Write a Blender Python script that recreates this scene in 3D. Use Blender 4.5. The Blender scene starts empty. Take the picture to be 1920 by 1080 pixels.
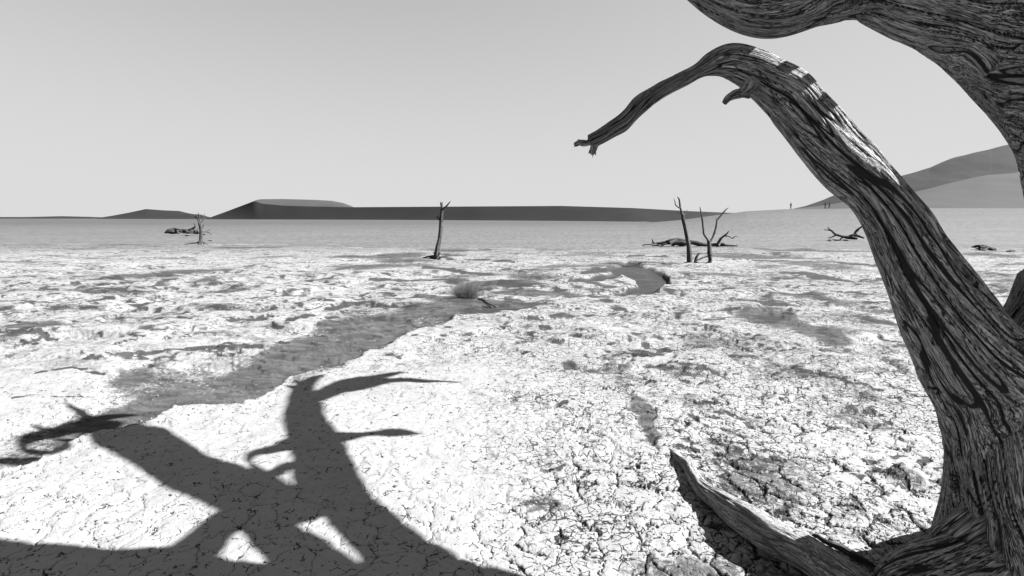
import bpy, math, random
import numpy as np
from mathutils import Vector, Matrix

# ------------------------------------------------------------------ camera, sky, sun, exposure
scene = bpy.context.scene
C = scene.collection
F, H, YH = 1067.0, 1.8, 398.0
PITCH = math.atan((540 - YH) / F)
CP, SP = math.cos(PITCH), math.sin(PITCH)
cam = bpy.data.cameras.new('camera'); cam_o = bpy.data.objects.new('camera', cam); C.objects.link(cam_o)
cam.sensor_width = 36; cam.lens = 36 * F / 1920; cam.clip_start = 0.05; cam.clip_end = 20000
cam_o.location = (0, 0, H); cam_o.rotation_euler = (math.pi / 2 - PITCH, 0, 0)
scene.camera = cam_o

SUN_EL, SUN_AZ = math.radians(41), math.radians(0.5)        # azimuth from +X towards +Y
S = np.array([math.cos(SUN_EL) * math.cos(SUN_AZ), math.cos(SUN_EL) * math.sin(SUN_AZ), math.sin(SUN_EL)])
world = bpy.data.worlds.new('World'); scene.world = world; world.use_nodes = True
nt = world.node_tree; nt.nodes.clear()
def wn(t, **k):
    n = nt.nodes.new(t)
    for a, b in k.items(): setattr(n, a, b)
    return n
sky = wn('ShaderNodeTexSky', sky_type='NISHITA', sun_disc=False, sun_elevation=SUN_EL,
         sun_rotation=math.pi / 2 - SUN_AZ, altitude=700, air_density=1.0, dust_density=0.6, ozone_density=1.0)
sep = wn('ShaderNodeSeparateColor'); nt.links.new(sky.outputs[0], sep.inputs[0])
def wmath(op, a, b):
    n = wn('ShaderNodeMath', operation=op)
    for i, v in enumerate((a, b)):
        if isinstance(v, (int, float)): n.inputs[i].default_value = v
        else: nt.links.new(v, n.inputs[i])
    return n.outputs[0]
# black-and-white film response: red + a quarter blue of the clear sky, with the film's soft shoulder
lum = wmath('ADD', wmath('MULTIPLY', sep.outputs[0], 1.0), wmath('MULTIPLY', sep.outputs[2], 0.25))
p2 = wmath('POWER', wmath('DIVIDE', lum, 3.0), 3.0)
film = wmath('DIVIDE', lum, wmath('POWER', wmath('ADD', p2, 1.0), 0.3333))
bg = wn('ShaderNodeBackground'); bg.inputs[1].default_value = 0.05
comb = wn('ShaderNodeCombineColor')
for i in range(3): nt.links.new(film, comb.inputs[i])
nt.links.new(comb.outputs[0], bg.inputs[0])
wo = wn('ShaderNodeOutputWorld'); nt.links.new(bg.outputs[0], wo.inputs[0])

sun = bpy.data.lights.new('sun', 'SUN'); sun.energy = 5.0; sun.angle = math.radians(0.53); sun.color = (1, 1, 1)
sun_o = bpy.data.objects.new('sun', sun); C.objects.link(sun_o)
sun_o.rotation_euler = Vector(S).to_track_quat('Z', 'Y').to_euler()
vs = scene.view_settings
scene.display_settings.display_device = 'sRGB'
vs.view_transform = 'Standard'; vs.look = 'None'; vs.gamma = 1; vs.use_curve_mapping = False
vs.exposure = 2.28

# ------------------------------------------------------------------ numeric helpers
rs = np.random.RandomState(7); random.seed(7)
def ray(x, y):
    a = (x - 960) / F; b = (540 - y) / F
    return np.array([a, CP + b * SP, -SP + b * CP])
def at(x, y, d): return np.array([0, 0, H]) + ray(x, y) * d
def gnd0(x, y, z=0.0):
    r = ray(x, y); return at(x, y, (z - H) / r[2])
def project(p):
    vx, vy, vz = p[..., 0], p[..., 1], p[..., 2] - H
    d = vy * CP - vz * SP; u = vy * SP + vz * CP
    return 960 + F * vx / d, 540 - F * u / d, d

def _h(ix, iy, iz, s):
    h = (ix.astype(np.uint32) * np.uint32(374761393)) ^ (iy.astype(np.uint32) * np.uint32(668265263)) ^ \
        (iz.astype(np.uint32) * np.uint32(2246822519)) ^ np.uint32((s * 3266489917 + 12345) & 0xffffffff)
    h = (h ^ (h >> np.uint32(13))) * np.uint32(1274126177)
    h = (h ^ (h >> np.uint32(16))) * np.uint32(2654435761)
    h = h ^ (h >> np.uint32(15))
    return h.astype(np.float32) / np.float32(4294967295.0)
def noise2(x, y, s=0):
    x = np.asarray(x, np.float64); y = np.asarray(y, np.float64)
    ix = np.floor(x).astype(np.int64); iy = np.floor(y).astype(np.int64)
    fx = (x - ix).astype(np.float32); fy = (y - iy).astype(np.float32); z = np.zeros_like(ix)
    def g(a, b):
        an = _h(ix + a, iy + b, z, s) * 6.2831853
        return np.cos(an) * (fx - a) + np.sin(an) * (fy - b)
    u = fx * fx * fx * (fx * (fx * 6 - 15) + 10); v = fy * fy * fy * (fy * (fy * 6 - 15) + 10)
    a = g(0, 0) * (1 - u) + g(1, 0) * u; b = g(0, 1) * (1 - u) + g(1, 1) * u
    return (a * (1 - v) + b * v) * 1.5
def fbm2(x, y, o=4, s=0, gain=.5):
    t = 0; a = 1.0; f = 1.0
    for i in range(o):
        t = t + a * noise2(x * f + i * 17.3, y * f - i * 9.1, s + i); a *= gain; f *= 2.03
    return t
def fbmf(x, y, f0, o, sp, s=0, gain=.5):
    """fractal noise whose octaves fade out where the sheet is too coarse (spacing sp) to carry them"""
    t = 0; a = 1.0; f = f0
    for i in range(o):
        t = t + a * noise2(x * f + i * 17.3, y * f - i * 9.1, s + i) * smooth(.75, .3, f * sp); a *= gain; f *= 2.03
    return t
def noise3(x, y, z, s=0):
    ix = np.floor(x).astype(np.int64); iy = np.floor(y).astype(np.int64); iz = np.floor(z).astype(np.int64)
    fx = (x - ix).astype(np.float32); fy = (y - iy).astype(np.float32); fz = (z - iz).astype(np.float32)
    u = fx * fx * (3 - 2 * fx); v = fy * fy * (3 - 2 * fy); w = fz * fz * (3 - 2 * fz)
    def c(a, b, d): return _h(ix + a, iy + b, iz + d, s) * 2 - 1
    x00 = c(0,0,0)*(1-u)+c(1,0,0)*u; x10 = c(0,1,0)*(1-u)+c(1,1,0)*u
    x01 = c(0,0,1)*(1-u)+c(1,0,1)*u; x11 = c(0,1,1)*(1-u)+c(1,1,1)*u
    return (x00*(1-v)+x10*v)*(1-w) + (x01*(1-v)+x11*v)*w
def smooth(a, b, t):
    t = np.clip((t - a) / (b - a), 0, 1); return t * t * (3 - 2 * t)
def voronoi(x, y, size, s=0, jit=.9):
    """distance to the nearest cell border, and a random value per cell"""
    gx = x / size; gy = y / size
    ix = np.floor(gx).astype(np.int64); iy = np.floor(gy).astype(np.int64); z = np.zeros_like(ix)
    f1 = np.full(x.shape, 1e9, np.float32); f2 = f1.copy()
    p1x = np.zeros_like(f1); p1y = p1x.copy(); p2x = p1x.copy(); p2y = p1x.copy(); cell = p1x.copy()
    for a in (-1, 0, 1):
        for b in (-1, 0, 1):
            hx = _h(ix + a, iy + b, z, s); hy = _h(ix + a, iy + b, z, s + 91)
            qx = (ix + a - gx + .5 + (hx - .5) * jit).astype(np.float32); qy = (iy + b - gy + .5 + (hy - .5) * jit).astype(np.float32)
            d = qx * qx + qy * qy
            n = d < f1; m = (~n) & (d < f2)
            f2 = np.where(n, f1, np.where(m, d, f2)); p2x = np.where(n, p1x, np.where(m, qx, p2x)); p2y = np.where(n, p1y, np.where(m, qy, p2y))
            f1 = np.where(n, d, f1); p1x = np.where(n, qx, p1x); p1y = np.where(n, qy, p1y); cell = np.where(n, hx, cell)
    dd = np.sqrt((p2x - p1x) ** 2 + (p2y - p1y) ** 2) + 1e-6
    return (f2 - f1) / (2 * dd) * size, cell

# ------------------------------------------------------------------ object helpers
def grid_mesh(name, P, wrap_v=False, attrs=None, smooth_=True):
    nu, nv = P.shape[:2]
    me = bpy.data.meshes.new(name)
    me.vertices.add(nu * nv); me.vertices.foreach_set('co', P.reshape(-1).astype(np.float32))
    I = np.arange(nu * nv).reshape(nu, nv)
    if wrap_v: J = np.concatenate([I, I[:, :1]], 1)
    else: J = I
    q = np.stack([J[:-1, :-1], J[:-1, 1:], J[1:, 1:], J[1:, :-1]], -1).reshape(-1, 4)
    me.loops.add(q.size); me.loops.foreach_set('vertex_index', q.reshape(-1).astype(np.int32))
    me.polygons.add(len(q)); me.polygons.foreach_set('loop_start', (np.arange(len(q)) * 4).astype(np.int32))
    if smooth_: me.polygons.foreach_set('use_smooth', np.ones(len(q), bool))
    for k, a in (attrs or {}).items():
        a = np.asarray(a, np.float32)
        if a.ndim == 3:
            at_ = me.attributes.new(k, 'FLOAT_VECTOR', 'POINT'); at_.data.foreach_set('vector', a.reshape(-1))
        else:
            at_ = me.attributes.new(k, 'FLOAT', 'POINT'); at_.data.foreach_set('value', a.reshape(-1))
    me.update(calc_edges=True)
    return me
def raw_mesh(name, V, Fc, smooth_=True):
    me = bpy.data.meshes.new(name); me.from_pydata([tuple(v) for v in V], [], Fc); me.update()
    if smooth_: me.polygons.foreach_set('use_smooth', np.ones(len(me.polygons), bool))
    return me
def merge(name, meshes):
    import bmesh
    bm = bmesh.new()
    for m in meshes: bm.from_mesh(m)
    me = bpy.data.meshes.new(name); bm.to_mesh(me); bm.free(); return me
def link(name, me, mat, parent=None, label=None, cat=None, group=None, kind=None):
    o = bpy.data.objects.new(name, me); C.objects.link(o)
    if mat: me.materials.append(mat)
    if parent: 
        o.parent = parent; o.matrix_parent_inverse = Matrix.Translation(-parent.location)
    if label: o['label'] = label
    if cat: o['category'] = cat
    if group: o['group'] = group
    if kind: o['kind'] = kind
    return o
def thing(name, loc, label, cat, group=None):
    o = bpy.data.objects.new(name, None); C.objects.link(o); o.location = Vector(loc); o.empty_display_size = .2
    o['label'] = label; o['category'] = cat
    if group: o['group'] = group
    return o

# ------------------------------------------------------------------ material helper
class M:
    def __init__(s, name, rough=.9):
        s.m = bpy.data.materials.new(name); s.m.use_nodes = True; s.t = s.m.node_tree
        s.b = s.t.nodes['Principled BSDF']; s.b.inputs['Roughness'].default_value = rough
        s.b.inputs['Specular IOR Level'].default_value = .15
    def n(s, t, **k):
        x = s.t.nodes.new(t)
        for a, b in k.items():
            if a == 'ins':
                for i, v in b.items():
                    if hasattr(v, 'is_linked') or hasattr(v, 'links'): s.t.links.new(v, x.inputs[i])
                    else: x.inputs[i].default_value = v
            else: setattr(x, a, b)
        return x
    def math(s, op, a, b=0.0, c=None, clamp=False):
        i = {0: a, 1: b}
        if c is not None: i[2] = c
        return s.n('ShaderNodeMath', operation=op, use_clamp=clamp, ins=i).outputs[0]
    def attr(s, name): 
        return s.n('ShaderNodeAttribute', attribute_name=name)
    def noise(s, vec, scale, detail=4, rough=.5, dist=0.0):
        return s.n('ShaderNodeTexNoise', ins={'Vector': vec, 'Scale': scale, 'Detail': detail, 'Roughness': rough, 'Distortion': dist}).outputs[0]
    def ramp(s, v, a, b, lo=0.0, hi=1.0):
        return s.n('ShaderNodeMapRange', interpolation_type='SMOOTHSTEP', ins={0: v, 1: a, 2: b, 3: lo, 4: hi}).outputs[0]
    def mix(s, f, a, b):
        return s.n('ShaderNodeMix', data_type='FLOAT', ins={0: f, 2: a, 3: b}).outputs[0]
    def color(s, v):
        c = s.n('ShaderNodeCombineColor', ins={0: v, 1: v, 2: v}); s.t.links.new(c.outputs[0], s.b.inputs['Base Color'])
    def bump(s, h, dist, strength=1.0, prev=None):
        i = {'Height': h, 'Distance': dist, 'Strength': strength}
        b = s.n('ShaderNodeBump', ins=i)
        if prev is not None: s.t.links.new(prev, b.inputs['Normal'])
        s.t.links.new(b.outputs[0], s.b.inputs['Normal']); return b.outputs[0]

# ------------------------------------------------------------------ ground height and masks
CHN = np.array([(-500,1010),(-200,925),(0,880),(65,866),(130,829),(165,817),(225,800),(285,787),(330,763),(380,757),(450,756),(490,743),(520,723),
      (545,704),(600,691),(680,666),(700,656),(760,636),(830,604),(850,591),(900,584),(960,583),(1010,576),(1034,568),(990,556),(940,549),
      (905,541),(920,531),(880,526),(840,524),(800,530),(770,545),(775,555),(700,563),(620,579),(600,602),(520,640),(470,655),(400,680),(300,690),
      (230,700),(180,740),(100,775),(0,800),(-200,860),(-500,930)], float)
POOL = np.array([(1075,527),(1110,520),(1150,512),(1130,504),(1150,498),(1180,489),(1215,500),(1245,512),(1259,527),(1245,541),(1225,549),(1190,554),
      (1140,550),(1170,545),(1195,538),(1190,520),(1165,517),(1140,522),(1120,530),(1095,533)], float)
def poly_sdf(px, py, V):
    """signed distance in photo pixels (vertical counted double), negative inside"""
    d = np.full(px.shape, 1e9, np.float32); ins = np.zeros(px.shape, bool)
    n = len(V)
    for i in range(n):
        ax, ay = V[i]; bx, by = V[(i + 1) % n]
        ex, ey = bx - ax, (by - ay) * 2
        wx, wy = px - ax, (py - ay) * 2
        t = np.clip((wx * ex + wy * ey) / (ex * ex + ey * ey + 1e-9), 0, 1)
        d = np.minimum(d, (wx - ex * t) ** 2 + (wy - ey * t) ** 2)
        c = ((ay > py) != (by > py)) & (px < (bx - ax) * (py - ay) / (by - ay + 1e-12) + ax)
        ins ^= c
    return np.sqrt(d) * np.where(ins, -1, 1)
# soft sandy patches lying on the pan: x, y, rx, ry, tilt, amount   (survey marks taken from the photograph)
SAND = [(700,600,110,22,-8,.7),(560,665,130,26,-14,.45),(320,715,110,24,-6,.55),(930,572,120,12,0,.9),(600,690,90,16,-20,.5),
        (1430,600,75,22,10,1.0),(1545,635,80,22,14,.9),(1390,650,110,24,8,.45),(1330,640,60,16,10,.5),(1600,600,70,12,6,.5),(1220,662,32,10,15,.9),(1085,682,26,7,10,.8),
        (1142,702,24,8,5,.7),(1240,665,30,8,20,.6),(1560,720,120,22,8,.45),(1600,775,90,14,10,.5),(1450,700,90,14,5,.4),(1700,885,55,14,12,.45),(1430,905,130,55,30,.55),
        (1350,975,120,60,35,.6),(1190,800,22,75,-6,.75),(1185,700,30,60,-3,.5),(980,935,45,14,10,.6),(1230,1060,120,50,0,.55),(1480,890,90,50,15,.45),(1620,1000,80,20,20,.4),
        (60,620,70,8,-4,.8),(220,550,90,7,0,.6),(420,575,120,7,0,.5),(120,520,150,6,0,.4),(70,745,90,22,-20,.55),(240,605,180,9,-3,.4),(520,600,120,8,-4,.35),
        (900,530,60,6,0,.7),(990,532,50,6,2,.9),(1010,520,70,5,2,.6),(870,515,80,5,0,.5),(1060,552,70,4,3,.5),(1160,500,60,9,5,.5),(1130,480,90,5,4,.5),
        (1280,476,200,3,1,.6),(1440,482,130,4,2,.7),(1540,500,110,6,4,.6),(1300,515,40,4,6,.6),(1530,525,80,4,4,.6),(1860,480,70,4,3,.8),(1830,515,80,5,3,.5),
        (1560,560,60,6,5,.5),(760,500,120,4,0,.4),(640,560,100,5,-3,.35)]
# low broken mounds of crust: x, y, width px, height m
SAND += [(1020,548,90,5,3,.8),(1100,556,60,4,0,.7),(1080,500,90,6,-4,.6),(1010,512,60,5,-3,.5),(960,488,80,4,0,.4),(1330,560,60,8,4,.35),(1200,720,60,30,0,.35),
         (1280,760,90,16,14,.4),(1100,840,40,14,0,.45),(1050,760,30,16,0,.35),(1400,780,80,14,12,.35)]
DIRT = [(1430,598,55,12,8,1.00),(1228,664,30,8,15,1.00),(1090,683,22,6,10,1.00),(1560,642,60,7,14,0.78),(1000,532,44,3,2,1.00),(985,568,46,6,4,1.00),(1225,535,36,12,-20,0.91),(1160,500,50,5,-4,0.91),
        (1188,850,22,60,-4,0.65),(1180,700,24,30,0,0.52),(315,706,40,8,-8,0.65),(650,604,34,6,-6,0.78),(980,936,24,9,8,0.91),(1290,1010,60,36,30,0.65),(1270,700,60,8,14,0.78),(1360,820,60,14,20,0.52),
        (1500,770,70,10,12,0.65),(1660,872,26,10,20,0.91),(880,564,60,4,0,0.91),(1300,575,40,4,5,0.52),(1080,620,30,6,0,0.45),(1420,940,70,24,24,0.52)]
LINES = [([(1175,479),(1290,483),(1400,488),(1520,493),(1665,498)],1.3),([(824,482),(860,487),(962,492)],1.3),([(612,579),(690,567),(772,556)],2.6),([(228,673),(300,663),(400,660),(492,655)],4),
         ([(935,530),(1002,536)],4),([(785,503),(850,506),(900,512),(942,515)],2.4),([(1078,528),(1110,534),(1180,537)],2.6),([(1100,515),(1180,505),(1215,508),(1250,522)],3),([(1195,553),(1235,546),(1258,530)],4),
         ([(1460,511),(1560,520),(1655,531)],2.4),([(0,630),(60,636),(92,641)],4),([(1500,702),(1580,712),(1650,724)],2.6),([(1270,688),(1335,706)],4),([(1335,764),(1400,790),(1428,806)],4),
         ([(335,659),(420,650),(470,655)],4),([(195,545),(262,549)],3),([(560,600),(640,590)],2.4),([(40,700),(120,692),(200,700)],3.4),([(20,742),(90,735),(150,742)],3.6),([(1380,560),(1480,566)],2.4),
         ([(700,525),(800,519),(870,522)],1.8),([(420,603),(520,597)],2),([(1620,600),(1700,612)],2.4),([(1220,640),(1262,655),(1240,672)],5),([(900,574),(960,580),(1030,570)],3)]
MOUND = [(574,508,34,.10),(630,523,48,.09),(497,477,16,.16),(420,529,40,.10),(455,538,36,.08),(200,545,70,.12),(232,516,40,.08),(205,525,34,.08),(345,518,60,.05),
         (665,508,24,.08),(190,680,60,.12),(420,657,75,.10),(290,668,110,.08),(560,548,50,.05),(300,622,70,.05),(60,632,80,.10),(420,576,55,.07),(480,500,40,.06),
         (1690,893,75,.16),(1260,650,60,.14),(1300,700,60,.08),(1640,602,60,.05),(1340,485,40,.06),(1480,478,60,.08),(1500,472,50,.06),(1620,768,60,.07),(1530,700,80,.06),
         (1140,508,60,.06),(860,479,60,.05),(930,470,60,.06),(1690,745,50,.06),(730,480,40,.05),(120,540,60,.05)]
SKX = np.array([0, 1100, 1180, 1280, 1330, 1400, 1470, 1540, 1600, 1700, 1800, 1920, 2600], float)   # right-hand rise of the plain
SKY = np.array([430, 430, 421, 412, 405, 396.5, 393, 392.3, 391.5, 391, 391, 391, 391], float)
def base_height(x, y):
    """plain without small relief"""
    x = np.asarray(x, float); y = np.asarray(y, float)
    yy = np.maximum(y, 1.0)
    z = -0.01 * np.clip(y - 31, 0, None)
    px = 960 + F * x / (np.maximum(y, 2.0) * CP)
    want = H + 150 * (YH - np.interp(px, SKX, SKY)) / F
    t = smooth(34, 150, y)
    rise = np.clip(want + 1.19, 0, None)
    z = z + rise * t * (y > 30) - 2.5 * smooth(155, 260, y) * (rise > .05) * smooth(0.05, .8, rise)
    return z
MG = None
def relief(x, y):
    """fine relief plus cover masks for arrays of plan positions"""
    wx = x + .10 * fbmf(x, y, 2.1, 3, np.clip(y, .5, None) ** 2 / 1178, 11) + .25 * noise2(x * .45, y * .45, 15); wy = y + .10 * fbmf(x + 40, y, 2.1, 3, np.clip(y, .5, None) ** 2 / 1178, 12) + .2 * noise2(x * .45, y * .45, 16)
    yc = np.maximum(wy, 1.2)
    pts = np.stack([wx, yc, np.zeros_like(wx)], -1); px, py, _ = project(pts)
    pts = np.stack([x + .02 * noise2(x*9, y*9, 3) * smooth(12, 6, y), np.maximum(y + .02 * noise2(x*9, y*9, 4) * smooth(12, 6, y), 1.2), np.zeros_like(wx)], -1); qx, qy, _ = project(pts)
    r = np.hypot(x, y); sp = np.clip(y, .5, None) ** 2 / 1178; nearf = smooth(9, 3.5, y) * (y > 0)
    pan = 1 - smooth(459.0, 456.5, py + 2.5 * noise2(x * .35, y * .12, 5) + 6 * noise2(x * .05, y * .45, 8) - np.interp(px, [0, 300, 700, 900, 1000, 1250, 1500, 1920], [0, 0, 6, 12, 12, 12, 10, 8]) )
    ch = poly_sdf(qx, qy, CHN); near_edge = ch
    chm = smooth(4, -4, poly_sdf(px * .35 + qx * .65, py * .35 + qy * .65, CHN))
    dn = np.full(px.shape, 1e9, np.float32)
    for (ax, ay), (bx, by) in zip(CHN[:23], CHN[1:24]):
        ex, ey = bx - ax, (by - ay) * 2; t = np.clip(((px - ax) * ex + (py - ay) * 2 * ey) / (ex * ex + ey * ey), 0, 1)
        dn = np.minimum(dn, np.hypot(px - ax - ex * t, (py - ay) * 2 - ey * t))
    upside = smooth(4, 40, dn - np.abs(ch))
    nz = fbmf(x, y, .9, 4, sp, 26)
    chm = chm * (1 - upside) + smooth(45, -60, ch + 60 * nz) * upside
    po = smooth(3, -3, poly_sdf(px * .5 + qx * .5, py * .5 + qy * .5, POOL))
    sand = np.zeros_like(x)
    for (cx, cy, rx, ry, tl, am) in SAND:
        t = math.radians(tl); dx, dy = px - cx, py - cy
        u = (dx * math.cos(t) + dy * math.sin(t)) / rx; v = (-dx * math.sin(t) + dy * math.cos(t)) / ry
        sand = np.maximum(sand, am * smooth(1.35, .45, np.sqrt(u * u + v * v)))
    n1 = fbmf(x, y, .55, 4, sp, 21); n2 = fbmf(x, y, 2.3, 4, sp, 22); n3 = fbmf(x, y, 9, 3, sp, 23)
    lowch = smooth(-.1, 1.0, (py - 640) / 120) * smooth(120, 330, px)
    sand = np.maximum(sand, chm * np.clip(.78 + .35 * n1 + .1 * n2 + .15 * lowch - .35 * smooth(560, 500, py) - .22 * smooth(260, 80, px), 0, 1))
    left = smooth(40, -150, px - np.interp(py, [560, 640, 700, 760, 860], [650, 560, 420, 260, 60])) * smooth(470, 520, py)
    sand = np.maximum(sand, left * np.clip(.16 + .6 * n1 + .15 * n2, 0, .75))
    right = smooth(1180, 1400, px) * smooth(470, 560, py)
    sand = np.maximum(sand, right * np.clip(.22 + .5 * n1 + .25 * n2, 0, .8))
    clean = smooth(20, 60, ch) * smooth(1050, 820, px) * smooth(640, 740, py)       # the bright clean plate at lower left
    sand = sand * (1 - .9 * clean)
    sand = np.maximum(sand, po * (.95))
    # far pan streaks
    far = smooth(9, 17, y) * pan
    st = fbmf(x * .4 + 3, y, .42, 5, sp, 31, .55)
    sand = np.maximum(sand, far * np.clip((st - .07) * 1.5, 0, .7))
    # cracks
    cw_x = x + .045 * fbm2(x * 5, y * 5, 4, 41, .62); cw_y = y + .045 * fbm2(x * 5 + 9, y * 5, 4, 42, .62)
    e1, c1 = voronoi(cw_x, cw_y, .235, 51); e2, c2 = voronoi(cw_x + .012 * n3, cw_y, .095, 52)
    gap = -.0015 + .0065 * smooth(-.3, .9, n2) + .008 * smooth(0, 1, n3) + .003 * smooth(760, 960, py)
    rightgap = smooth(900, 1300, px) * smooth(600, 720, py)
    gap = gap + rightgap * (.001 + .026 * np.clip(sand - .2 + .45 * n2, 0, 1))
    gap = gap * (1 - .45 * clean)
    edge = (e1 - gap)                                 # below zero: in the gap
    fine_on = smooth(.0, .35, n2 + .25 * (c1 * 2 - 1) + .15) 
    edge_f = np.where(fine_on > .3, e2 - .001 - .005 * fine_on * smooth(0, .8, n3 + .3), .05)
    ff = smooth(7, 14, y); edge = edge + ff * .06; edge_f = edge_f + smooth(5, 9, y) * .06
    lowc = 1 - .85 * smooth(860, 960, py)
    edge = edge + (.012 * clean * smooth(-.35, .25, n2) + .004 * clean) * lowc
    edge_f = edge_f + .010 * clean
    edge = edge + .06 * smooth(2.15, 1.6, y); edge_f = edge_f + .06 * smooth(2.15, 1.6, y)
    cover = np.clip(chm * .9 + smooth(.75, .95, sand), 0, 1)       # sand buries cracks
    cr = smooth(.006, -.003, edge) * .011 + smooth(.004, -.002, edge_f) * .005
    z = -cr * (1 - .8 * cover) * pan * nearf
    dome = smooth(0, .05, e1) * .006 * (.4 + c1)
    z += dome * (1 - cover) * pan * nearf
    z += .018 * n1 + .006 * n2 * (.3 + .7 * nearf) + .0022 * n3 * nearf
    # channel floor lower than the plate, with a raised broken lip
    lip_near = (1 - upside) * smooth(14, 0, ch) * smooth(-2, 1, ch) * smooth(560, 600, py)
    depth = .075 * ((1 - upside) * smooth(3, -7, ch + 2.5 * n3) + upside * smooth(60, -90, ch + 30 * nz)) * smooth(0, 60, np.where(py > 500, 60, 0)) 
    fade_back = smooth(-160, -12, ch)
    z -= depth * (.45 + .55 * fade_back)
    z += .012 * lip_near * (.6 + n3 * nearf)
    z -= .10 * po
    dirt_shade = np.zeros_like(x)
    dirt_shade = np.maximum(dirt_shade, smooth(-13, -2, ch + 4 * n3) * smooth(4, -1, ch + 2 * n3) * smooth(-1.2, .2, n2) * (py > 560) * .9 * (1 - upside))
    dirt_shade = np.maximum(dirt_shade, po * (.55 + .4 * n2))
    for (cx, cy, w, h) in MOUND:
        g = gnd0(cx, cy); wm = w / F * g[1] * .6
        dx = (x - g[0]) / wm; dy = (y - g[1]) / (wm * (.8 if g[1] < 12 else 1.3))
        rr = np.sqrt(dx * dx + dy * dy) + .35 * n2
        z += h * .55 * smooth(1.3, .0, rr) * (1 + .5 * n3 * nearf)
        dirt_shade = np.maximum(dirt_shade, smooth(1.15, .75, rr) * smooth(.15, .6, rr + .4 * n3) * smooth(-.3, .4, n3 + .35 - dx * .5) * .6)  # crust dirt plus painted shade on each mound's side away from the sun
    for (cx, cy, rx, ry, tl, am) in DIRT:
        t = math.radians(tl); dx, dy = px - cx, py - cy
        u = (dx * math.cos(t) + dy * math.sin(t)) / rx; v = (-dx * math.sin(t) + dy * math.cos(t)) / ry
        dirt_shade = np.maximum(dirt_shade, am * smooth(1.4, .2, np.sqrt(u * u + v * v) + .25 * n2) * smooth(-.9, .5, n3 + .6 * n2))
    for pl, w in LINES:
        d = np.full(px.shape, 1e9, np.float32)
        for (ax, ay), (bx, by) in zip(pl[:-1], pl[1:]):
            ex, ey = bx - ax, (by - ay) * 2; t = np.clip(((px - ax) * ex + (py - ay) * 2 * ey) / (ex * ex + ey * ey), 0, 1)
            d = np.minimum(d, np.hypot(px - ax - ex * t, (py - ay) * 2 - ey * t))
        lk = smooth(w * 2.2, w * .5, d + w * 1.2 * n2)
        dirt_shade = np.maximum(dirt_shade, lk * smooth(-.8, .1, n2 + n3 + .3)); z -= .012 * lk
    dirt_shade = np.maximum(dirt_shade, smooth(5.5, 2, dn + 2.5 * n3) * (ch < 1) * smooth(-.6, .3, n1 + n2 + .2) * (py > 560))
    # wind-cut scarps over the far and middle pan
    for k, (fx, fy, amp, th, s_) in enumerate([(.22, .5, .05, .05, 61), (.6, 1.1, .028, .05, 62), (1.5, 2.2, .012, .06, 63)]):
        q = fbmf(x * fx / fy, y, fy, 4, sp, s_); 
        m = pan * (1 - .85 * clean) * smooth(4, 8, y) if k < 2 else pan * (1 - clean)
        ww = .025 + .55 * fy * sp; step = smooth(-ww, ww, q - .12) + smooth(-ww, ww, q + .25)
        z += amp * (step - 1) * m
        tw_ = th / 2.2 + .4 * fy * sp; ln = (np.exp(-((q - .12) / tw_) ** 2) + np.exp(-((q + .25) / tw_) ** 2)) * m
        dirt_shade = np.maximum(dirt_shade, ln * smooth(-.15, .5, n2 + .25 * n3 + (.1 if k == 1 else -.05)) * (.85 if k < 2 else .5))
    blot = smooth(.28, .75, fbmf(x, y, .9, 5, sp, 71, .6)) * pan * (1 - .8 * clean) * smooth(900, 1000, px) * smooth(590, 660, py)
    dirt_shade = np.maximum(dirt_shade, blot * smooth(-.2, .5, n3) * .7)
    z *= smooth(0, 1, pan) * .999 + .001
    sand = np.where(pan < .5, 1, sand)
    rough = (1 - clean) * (.25 + .75 * smooth(560, 1000, px + 90 * n1)) * (1 - cover)
    return z, sand, dirt_shade * pan, edge, edge_f, cover, pan, rough * pan

def ground_z(x, y):
    z, *_ = relief(np.array([x], float), np.array([y], float)); return float(z[0] + base_height(np.array([x]), np.array([y]))[0])

# ------------------------------------------------------------------ ground sheet
tans = np.arange(-1.03, 1.0301, 1 / (569 * 1.25)); th_in = np.arctan(tans)
th_out = np.linspace(th_in[-1], math.pi, 90)[1:]
TH = np.concatenate([-th_out[::-1], th_in, th_out])
rows = [.02, .5, 1.0, 1.3, 1.6, 1.8, 1.95, 2.05, 2.15]
Y = 2.2
while Y < 420: rows.append(Y); Y += max(Y * Y / (1024 * 1.15), .004)
rows += [460, 520, 600, 720, 900, 1300, 2000, 3500, 6000]
R_ = np.array(rows)
cosm = np.maximum(np.cos(TH), math.cos(th_in[-1]))
RR = R_[:, None] / cosm[None, :]
GX = RR * np.sin(TH)[None, :]; GY = RR * np.cos(TH)[None, :]
gz, g_s, g_d, g_e, g_f, g_c, g_p, g_r = relief(GX, GY)
gz = gz + base_height(GX, GY)
gz = np.maximum(gz, -8 - 0.009 * np.hypot(GX, GY))

m = M('pan_ground', .95)
pos = m.n('ShaderNodeNewGeometry').outputs['Position']
sa, di, ed, ef, co, pa = [m.attr(k).outputs['Fac'] for k in ('sand', 'dirt_shade', 'edge', 'fine', 'cover', 'pan')]
nf = m.noise(pos, 90, 3, .6); nm = m.noise(pos, 22, 4, .6); nl = m.noise(pos, 2.2, 4, .55); ng = m.noise(pos, 260, 2, .6)
edn = m.math('ADD', ed, m.math('MULTIPLY', m.math('SUBTRACT', nf, .5), .022))
efn = m.math('ADD', ef, m.math('MULTIPLY', m.math('SUBTRACT', nf, .5), .012))
crack = m.math('MAXIMUM', m.ramp(edn, .0015, -.0015), m.math('MULTIPLY', m.ramp(efn, .001, -.001), .8))
crack = m.math('MULTIPLY', crack, m.math('SUBTRACT', 1.0, m.math('MULTIPLY', co, .85)))
wide = m.ramp(edn, -.006, -.016)
brk2 = m.noise(pos, 7, 3, .7)
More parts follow.
